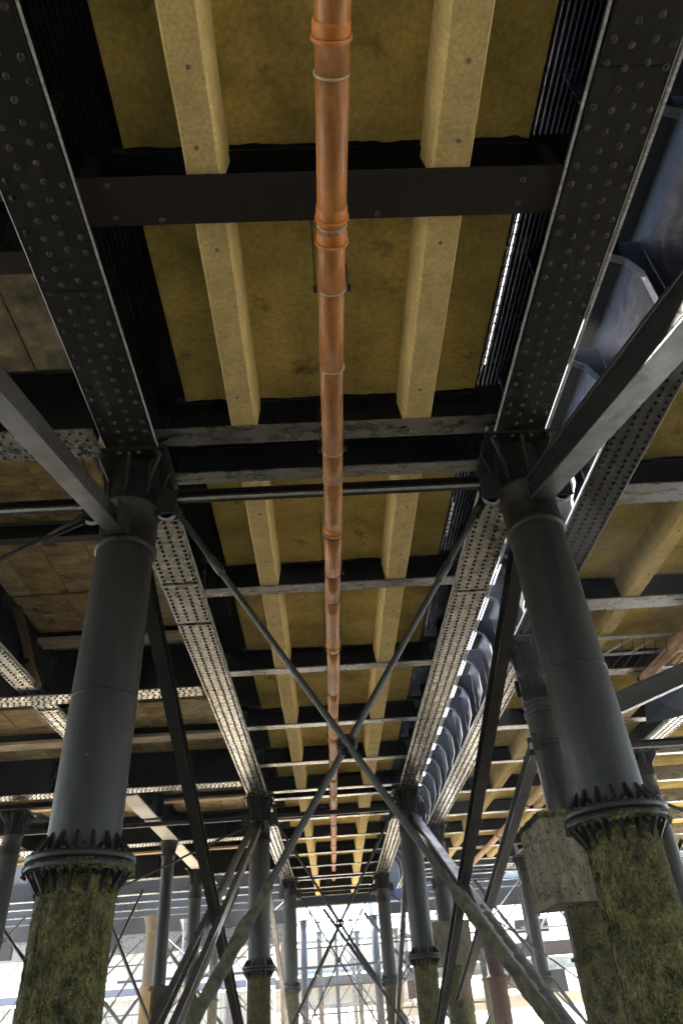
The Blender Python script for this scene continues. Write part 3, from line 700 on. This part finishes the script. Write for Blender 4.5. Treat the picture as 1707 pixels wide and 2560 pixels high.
# orange-brown pipe in the right bay and blue debris panels
t = thing('waste_pipe', 'dusty pinkish brown waste pipe running through the right bay', 'pipe', (6, 12, 4.8))
MB().tube([(6.35, 8.8, 4.93), (6.3, 12, 4.93), (6.1, 34, 4.93)], .1, 16).build('pipe_length', DUSTP, t)
for y in (12.8, 17.5, 18.6, 22.5, 27): MB().tube([(6.3 - (y - 12) * .009, y - .04, 4.93), (6.3 - (y - 12) * .009, y + .04, 4.93)], .118, 16).build('socket_collar', REDW, t)
for i, (x, y, z) in enumerate(((6.9, 13.8, 4.7), (6.6, 16.6, 4.75))):
    v = [(x - .4, y - .5, z + .3), (x + .5, y - .4, z + .35), (x + .7, y + .2, z - .1), (x - .2, y + .35, z - .2), (x + .1, y - .1, z)]
    o = MB().add(v, [(0, 1, 4), (1, 2, 4), (2, 3, 4), (3, 0, 4)]).build('netting', BLUEP); o.modifiers.new('t', 'SOLIDIFY').thickness = .01
    tag(o, ['crumpled blue sheet hung under the right bay, nearer', 'crumpled blue sheet hung under the right bay, further'][i], 'sheet', 'blue sheets in the right bay')

# ------------------------------------------------------------------ left bay: boarded soffit, riveted beams, timber joists
t = None
ybands = [(-3, 3.15), (3.5, 5.15), (5.6, 7.9), (8.1, 9.9), (9.92, 11.9), (12.4, 14.4), (14.8, 18.2), (18.7, 21.3), (21.7, 24.7), (25.2, 27.9), (28.2, 31.2), (31.25, 31.6)]
for i, (a, bb) in enumerate(ybands):
    t = thing('boarded_deck', '%s boarded panel of the left bay ceiling, counted from the camera' % ORD[i], 'boarding', (-5, a, 5.85), 'boarded ceiling panels in the left bay')
    x = -2.2; j = 0
    while x > -13:
        w = random.uniform(.55, .72); n = max(1, round((bb - a) / 1.9))
        for k in range(n):
            ya_, yb_ = a + (bb - a) * k / n + .006, a + (bb - a) * (k + 1) / n - .006
            z = 5.85 + random.uniform(-.012, .012)
            m = LIMEP if i == 1 else (PALEP if random.random() < .3 else WOODP)
            if x > -9 or k == 0: bx('board', m, t, x - w + .008, x - .008, ya_, yb_, z, z + .07)
        x -= w; j += 1
o = bx('deck_surface', TARM, None, -26, -2.25, -60, 31.6, 5.945, 6.05); o['kind'] = 'structure'
for i, (y, w) in enumerate(((3.32, .20), (5.38, .42), (12.15, .42), (18.4, .42), (24.9, .42), (31.4, .4))):
    x1 = -2.2
    t = thing('riveted_cross_beam', '%s riveted cross beam from the camera in the left bay%s' % (ORD[i], ', flaking with rust' if i == 1 else ''), 'beam', (-5, y, 5), 'riveted cross beams in the left bay')
    bx('bottom_flange', TIMBER if False else (BROWN if i == 0 else FLANGE), t, -12, x1, y - w / 2, y + w / 2, 4.955 if i else 5.06, 4.98 if i else 5.08)
    bx('web', BLACK, t, -12, x1, y - .012, y + .012, 4.982 if i else 5.082, 5.83)
    bx('top_flange', BLACK, t, -12, x1, y - w / 2, y + w / 2, 5.80, 5.825)
    if i:
        pts = []
        x = -11.9
        while x < x1 - .05:
            for q in (-.38, -.13, .13, .38): pts.append((x + (.04 if abs(q) < .2 else 0), y + q * w, 4.955))
            x += .11
        rivet_field(pts, t, STEEL, .024)
        MB().box(-12, x1, y + w / 2 + .02, y + w / 2 + .16, 5.3, 5.5).build('packing_timber', TIMBER, t)
        for x in (-3.4, -4.9, -5.5, -7, -8.5):
            bx('stiffener', BLACK, t, x - .008, x + .008, y - w / 2 + .02, y - .014, 4.985, 5.78)
for i, (y, z, w) in enumerate(((8.0, 5.6, .15), (11.35, 5.66, .34), (16.5, 5.6, .42), (20.2, 5.66, .2), (22.4, 5.62, .3), (27.2, 5.64, .3), (29.8, 5.6, .25))):
    o = thing('timber_joist', 'x', 'joist', (-6, y, z))
    bx('sole_board', TIMBER if i else BROWN, o, -11, -2.2, y - w / 2, y + w / 2, z, z + .07)
    bx('joist_dark_upper', BLACK, o, -11, -2.2, y - w / 2 + .03, y + w / 2 - .03, z + .092, 5.83)  # black upper box, making the near face darker than the bottom board
    tag(o, '%s timber joist from the camera across the left bay' % ORD[i], 'joist', 'timber joists in the left bay')
for i, (a, bb) in enumerate(((18.9, 21.3), (21.7, 24.6), (25.2, 31.0), (31.8, 40))):
    for j, x in enumerate((-5.36,)):
        o = bx('white_plank', WHITE, None, x, x + .44, a, bb, 4.95, 4.985)
        tag(o, 'pale plank laid along the left bay, %s length from the camera' % ORD[i], 'plank', 'pale planks along the left bay')
# hanging brackets at far left
t = thing('knee_plate', 'curved black knee plate at the left edge above the left bay', 'bracket', (-5.2, 11, 5))
MB().prism([(10.2, 5.84), (11.9, 5.84), (11.9, 5.0), (11.6, 5.03), (11.2, 5.2), (10.8, 5.5)], 'x', -5.0, -4.96).build('plate', BLACK, t)
MB().prism([(10.2, 5.80), (10.8, 5.46), (11.2, 5.16), (11.6, 4.99), (11.6, 5.02), (11.2, 5.19), (10.8, 5.49), (10.2, 5.83)], 'x', -5.05, -4.9).build('edge', RUSTC, t)

# ------------------------------------------------------------------ far end: fascia, lattice, sheds
t = thing('fascia_beam', 'dark blue box beam across the far end of the middle bay', 'beam', (0, 41.5, 5))
bx('face', BLUEP, t, -4, 6, 41.2, 41.3, 4.72, 5.30); bx('flange', BEAM, t, -4, 6, 41.0, 41.5, 4.66, 4.715)
for k in range(9): bx('stiffener', BLUEP, t, -3.9 + k * 1.2, -3.88 + k * 1.2, 41.1, 41.195, 4.72, 5.3)
t = thing('far_truss', 'dark transverse beams closing the left bay at the far end', 'beam', (-8, 43, 4))
for z0, z1, m in ((4.2, 8.6, STEEL), (3.3, 3.42, BEAM)): bx('beam', m, t, -30, -2.4, 43, 43.3, z0, z1)
for k in range(15): bx('panel', BEAM if k % 3 else STEEL, t, -29.5 + k * 1.8, -27.78 + k * 1.8, 43.05, 43.1, 3.42, 4.2); bx('stiffener', BLACK, t, -27.77 + k * 1.8, -27.71 + k * 1.8, 42.95, 43.12, 3.42, 4.2)
for k in range(22): MB().bar((-29 + k * 1.2, 43.1, 2.7), (-28.4 + k * 1.2, 43.1, 3.3), [(-.03, -.03), (.03, -.03), (.03, .03), (-.03, .03)]).build('lacing_bar', BEAM, t)
t = thing('far_truss', 'dark transverse beam closing the right bays at the far end', 'beam', (8, 43, 4))
for z0, z1, m in ((4.3, 8.6, STEEL), (1.25, 1.5, BEAM), (3.1, 3.2, BEAM)): bx('beam', m, t, 2.6, 26, 43, 43.3, z0, z1)

def corrugated(x0, x1, y, z0, z1, m, name, parent, pitch=.32, amp=.05):
    n = int((x1 - x0) / pitch * 4); v = []; f = []
    for k in range(n + 1):
        x = x0 + (x1 - x0) * k / n; yy = y + amp * (0, 1, 1, 0)[k % 4]
        v += [(x, yy, z0), (x, yy, z1)]
    for k in range(n): f.append((2 * k, 2 * k + 2, 2 * k + 3, 2 * k + 1))
    return MB().add(v, f).build(name, m, parent)
t = thing('shed', 'long cream corrugated shed beyond the left side of the pier', 'shed', (-18, 62, GZ))
corrugated(-45, -4.6, 62, 2.75, 4.9, SHEET, 'upper_wall', t)
corrugated(-45, -4.6, 62.1, -.2, 1.95, SHEET, 'lower_wall', t)
bx('gutter', BLUEP, t, -45, -4.4, 61.6, 61.85, 2.1, 2.6); bx('trim', WHITE, t, -45, -4.4, 61.7, 62.0, 2.62, 2.75)
MB().prism([(61.4, 4.9), (66, 6.2), (70, 4.9)], 'x', -45, -4.4).build('roof', BEAM, t)
for k in range(8): bx('pilaster', (SHEET, REDW, WHITE)[k % 3], t, -43 + k * 5, -42.4 + k * 5, 61.5, 61.95, GZ, 2.09)
t = thing('shed', 'cream corrugated shed seen between the far columns in the middle', 'shed', (1, 62, GZ))
corrugated(-4.3, 5.4, 60, 2.5, 4.1, SHEET, 'upper_wall', t, .4); corrugated(-4.3, 5.4, 60, .75, 1.75, SHEET, 'lower_wall', t, .4)
bx('balcony', BROWN, t, -4.3, 5.4, 59.2, 59.9, 1.76, 2.35); bx('trim', BEAM, t, -4.3, 5.4, 59.5, 59.95, .45, .74); bx('rail', GLASSB, t, -4.3, 5.4, 59.3, 59.36, 2.6, 2.68)
for k, m in enumerate((GLASSB, GLASSB, REDP, REDP)): bx('door_frame', m, t, (-1.6, .6, 2.4, 3.9)[k], (-1.6, .6, 2.4, 3.9)[k] + .12, 59.6, 59.7, GZ, .45)
for k in range(3): bx('rail', GLASSB, t, -1.6, .6, 59.6, 59.65, -1.0 + .55 * k, -.95 + .55 * k)
# lattice windows silhouettes above the middle shed
t = thing('window_screen', 'dark lattice frame with bright gaps above the middle shed', 'frame', (1, 58, 4))
for x in (-3.5, -1.2, 1.1, 2.6, 4.9): bx('post', BEAM, t, x, x + .3, 57, 57.2, GZ, 7.4)
for z, h in ((4.2, .22), (5.4, .12), (6.6, .5)): bx('rail', BEAM, t, -5, 6, 57, 57.15, z, z + h)
for k in range(16): MB().bar((-5 + k * .7, 57.3, 4.3 + (k % 2) * 2.3), (-4.3 + k * .7, 57.3, 6.6 - (k % 2) * 2.3), [(-.05, -.05), (.05, -.05), (.05, .05), (-.05, .05)]).build('lacing_bar', BEAM, t)
t = thing('landing_stage', 'red brown timber landing with posts beyond the right columns', 'landing stage', (9, 45, GZ))
bx('deck_edge', REDW, t, 3.9, 24, 46, 46.4, 2.0, 2.7); bx('beam', BEAM, t, 3.9, 24, 45.6, 45.8, 1.55, 1.9); bx('lower_wall', SHEET, t, 3.9, 24, 50, 50.1, -.3, .35)
for k, (a, w, z0, z1, m) in enumerate(((4.0, 1.3, .5, 1.4, REDW), (6.3, .8, .4, 1.45, STEEL), (8.6, 1.7, .6, 1.5, RUSTC), (11.8, 1.2, .3, 1.4, BROWN), (14.5, 1.6, .7, 1.5, REDW), (5.2, 1.0, 3.3, 4.2, STEEL), (10.6, 2.0, 3.2, 3.9, BROWN), (14.8, 2.2, 2.9, 4.1, STEEL))):
    bx('panel', m, t, a, a + w, 46.9, 46.96, z0, z1)
for k in range(9): bx('post', REDW if k % 2 else BEAM, t, 4.4 + k * 2.3, 4.75 + k * 2.3, 46.5, 46.8, GZ, 5.2)
for k in range(9): MB().bar((4.6 + k * 2.3, 46.5, 2.8), (6.6 + k * 2.3, 46.5, 5.1), [(-.05, -.05), (.05, -.05), (.05, .05), (-.05, .05)]).build('brace', BEAM, t)
for k in range(14): MB().bar((4 + k * 1.1, 46.6, 3.3 + .5 * (k % 3)), (5.1 + k * 1.1, 46.6, 3.3 + .5 * ((k + 1) % 3)), [(-.03, -.03), (.03, -.03), (.03, .03), (-.03, .03)]).build('rail', BEAM, t)

rnd = random.Random(11)
for k in range(26):
    x = rnd.uniform(-15, 9); y = rnd.uniform(37, 54); w = rnd.choice((-1, 1)) * rnd.uniform(2.5, 4.5)
    o = MB().tube([(x, y, 3.6), (x + w, y, -1.2)], rnd.choice((.025, .03, .05)), 6).build('slanting_rod', ROD)
    tag(o, 'thin distant rod leaning %s, beyond the far columns %s' % ('right' if w > 0 else 'left', 'at the left' if x < -4 else ('in the middle' if x < 3 else 'at the right')), 'tie rod', 'rods leaning %s beyond the far columns %s' % ('right' if w > 0 else 'left', 'at the left' if x < -4 else ('in the middle' if x < 3 else 'at the right')))
for k, (x, y, r_, zt, m) in enumerate(((-1.75, 47, .2, 4.6, STEEL), (2.4, 47, .22, 4.6, STEEL), (-4.6, 44.5, .14, 3.3, WHITE), (-10.4, 49, .3, 4.2, CAPP), (-13.9, 44.5, .28, 4.2, COLP), (-16.4, 49, .3, 4.2, STEEL), (6.4, 47.2, .3, 5.0, REDW), (9.2, 48, .22, 5.0, STEEL), (3.9, 51, .2, 4.2, RUSTC), (-7.1, 50, .16, 3.6, BEAM), (.1, 52, .12, 4.2, STEEL))):
    t = thing('far_post', '%s post from the left among those standing beyond the pier end' % ORD[sorted((-1.75, 2.4, -4.6, -10.4, -13.9, -16.4, 6.4, 9.2, 3.9, -7.1, .1)).index(x)], 'post', (x, y, GZ), 'posts beyond the pier end')
    MB().lathe(x, y, [(r_, GZ), (r_, zt)], 14).build('shaft', m, t); MB().lathe(x, y, [(r_ * 1.4, zt), (r_ * 1.4, zt + .08)], 14).build('cap', m, t)
for k in range(7):
    z = (2.9, 2.2, 1.35, .75, 3.35, .1, 1.8)[k]; x0, x1 = ((-16, -2), (-12, 3), (-2, 9), (-14, -5), (-3, 8), (-2, 10), (4, 16))[k]; y = 45 + k
    o = MB().box(x0, x1, y, y + .1, z, z + (.07, .12, .1, .06, .1, .08, .14)[k]).build('distant_rail', (ROD, BROWN, ROD, BLUEP, STEEL, REDW, RUSTC)[k])
    tag(o, '%s horizontal rail crossing behind the far columns' % ('highest left', 'long middle', 'central mid height', 'low left', 'high central', 'lowest', 'right hand brown')[k], 'rail', 'rails beyond the pier end')

for k, y in enumerate((33.6, 35.8, 38.4, 41.0)):
    t = thing('open_cross_beam', '%s undecked beam beyond the end of the left ceiling' % ORD[k], 'beam', (-8, y, 4.8), 'undecked beams at the far end')
    bx('bottom_flange', BEAM, t, -26, -2.25, y, y + .3, 4.75, 4.775); bx('web', STEEL, t, -26, -2.25, y + .14, y + .155, 4.777, 5.5)
    t = thing('open_cross_beam', '%s undecked beam beyond the end of the right ceiling' % ORD[k], 'beam', (8, y, 4.8), 'undecked beams at the far end')
    bx('bottom_flange', BEAM, t, 3.95, 26, y, y + .3, 4.95, 4.975); bx('web', STEEL, t, 3.95, 26, y + .14, y + .155, 4.977, 5.5)
for k, (x, y, r_) in enumerate(((-5.2, 24.6, .2), (-10.2, 28, .24), (-14.5, 30, .26), (-6.0, 41, .22), (-3.5, 42, .16), (-9.0, 43, .2), (-12.5, 40, .2), (-18, 38, .3), (-21, 42, .3), (5.6, 36, .22), (8.1, 27, .24), (11.2, 30, .26), (12.5, 38, .28), (4.0, 39.6, .26), (15.5, 34, .3), (7.4, 41, .2), (-1.0, 55, .16), (1.6, 56, .16), (10.2, 42, .18))):
    t = thing('distant_pile', '%s weed footed pile among the crowd of piles in the far glare' % ORD[k], 'pile', (x, y, GZ), 'piles in the far glare')
    zt = 4.7 if y > 33 else 4.95
    MB().lathe(x, y, [(r_, 1.0), (r_ * .97, zt - .5), (r_ * 1.3, zt - .42), (r_ * 1.0, zt - .38), (r_ * 1.5, zt)], 16, False).build('shaft', CAPP if k % 3 else COLP, t)
    MB().lathe(x, y, [(r_ * 1.02, GZ), (r_ * 1.04, .93), (r_ * 1.4, .94), (r_ * 1.4, 1.04), (r_, 1.05)], 16, False).build('lower_shaft', MOSS, t)
for k in range(20):
    x = rnd.uniform(-16, 14); y = rnd.uniform(27, 44); w = rnd.choice((-1, 1)) * rnd.uniform(2, 5)
    o = MB().bar((x, y, 4.4), (x + w, y + rnd.choice((0, 0, 3)), -1.0), ibar(.04, rnd.choice((.04, .07)))).build('slanting_bar', CAPP)
    tag(o, 'dark steel bar leaning %s among the distant piles %s' % ('right' if w > 0 else 'left', 'at the left' if x < -4 else ('in the middle' if x < 3 else 'at the right')), 'brace', 'bars leaning %s among the distant piles %s' % ('right' if w > 0 else 'left', 'at the left' if x < -4 else ('in the middle' if x < 3 else 'at the right')))
hz = bpy.data.materials.new('glow_haze_air'); hz.use_nodes = True; hz.node_tree.nodes.clear()  # thin haze volume added for the glow around bright openings
pv = hz.node_tree.nodes.new('ShaderNodeVolumePrincipled'); pv.inputs['Color'].default_value = (.9, .94, 1, 1); pv.inputs['Density'].default_value = .0020
pv.inputs['Anisotropy'].default_value = .6
ho = hz.node_tree.nodes.new('ShaderNodeOutputMaterial'); hz.node_tree.links.new(pv.outputs[0], ho.inputs['Volume'])
o = MB().box(-70, 70, -70, 110, GZ - 1.0, 10.2).build('glow_haze', hz); o['kind'] = 'stuff'

for o in list(S.objects):
    if '_loc' in o.keys(): del o['_loc']
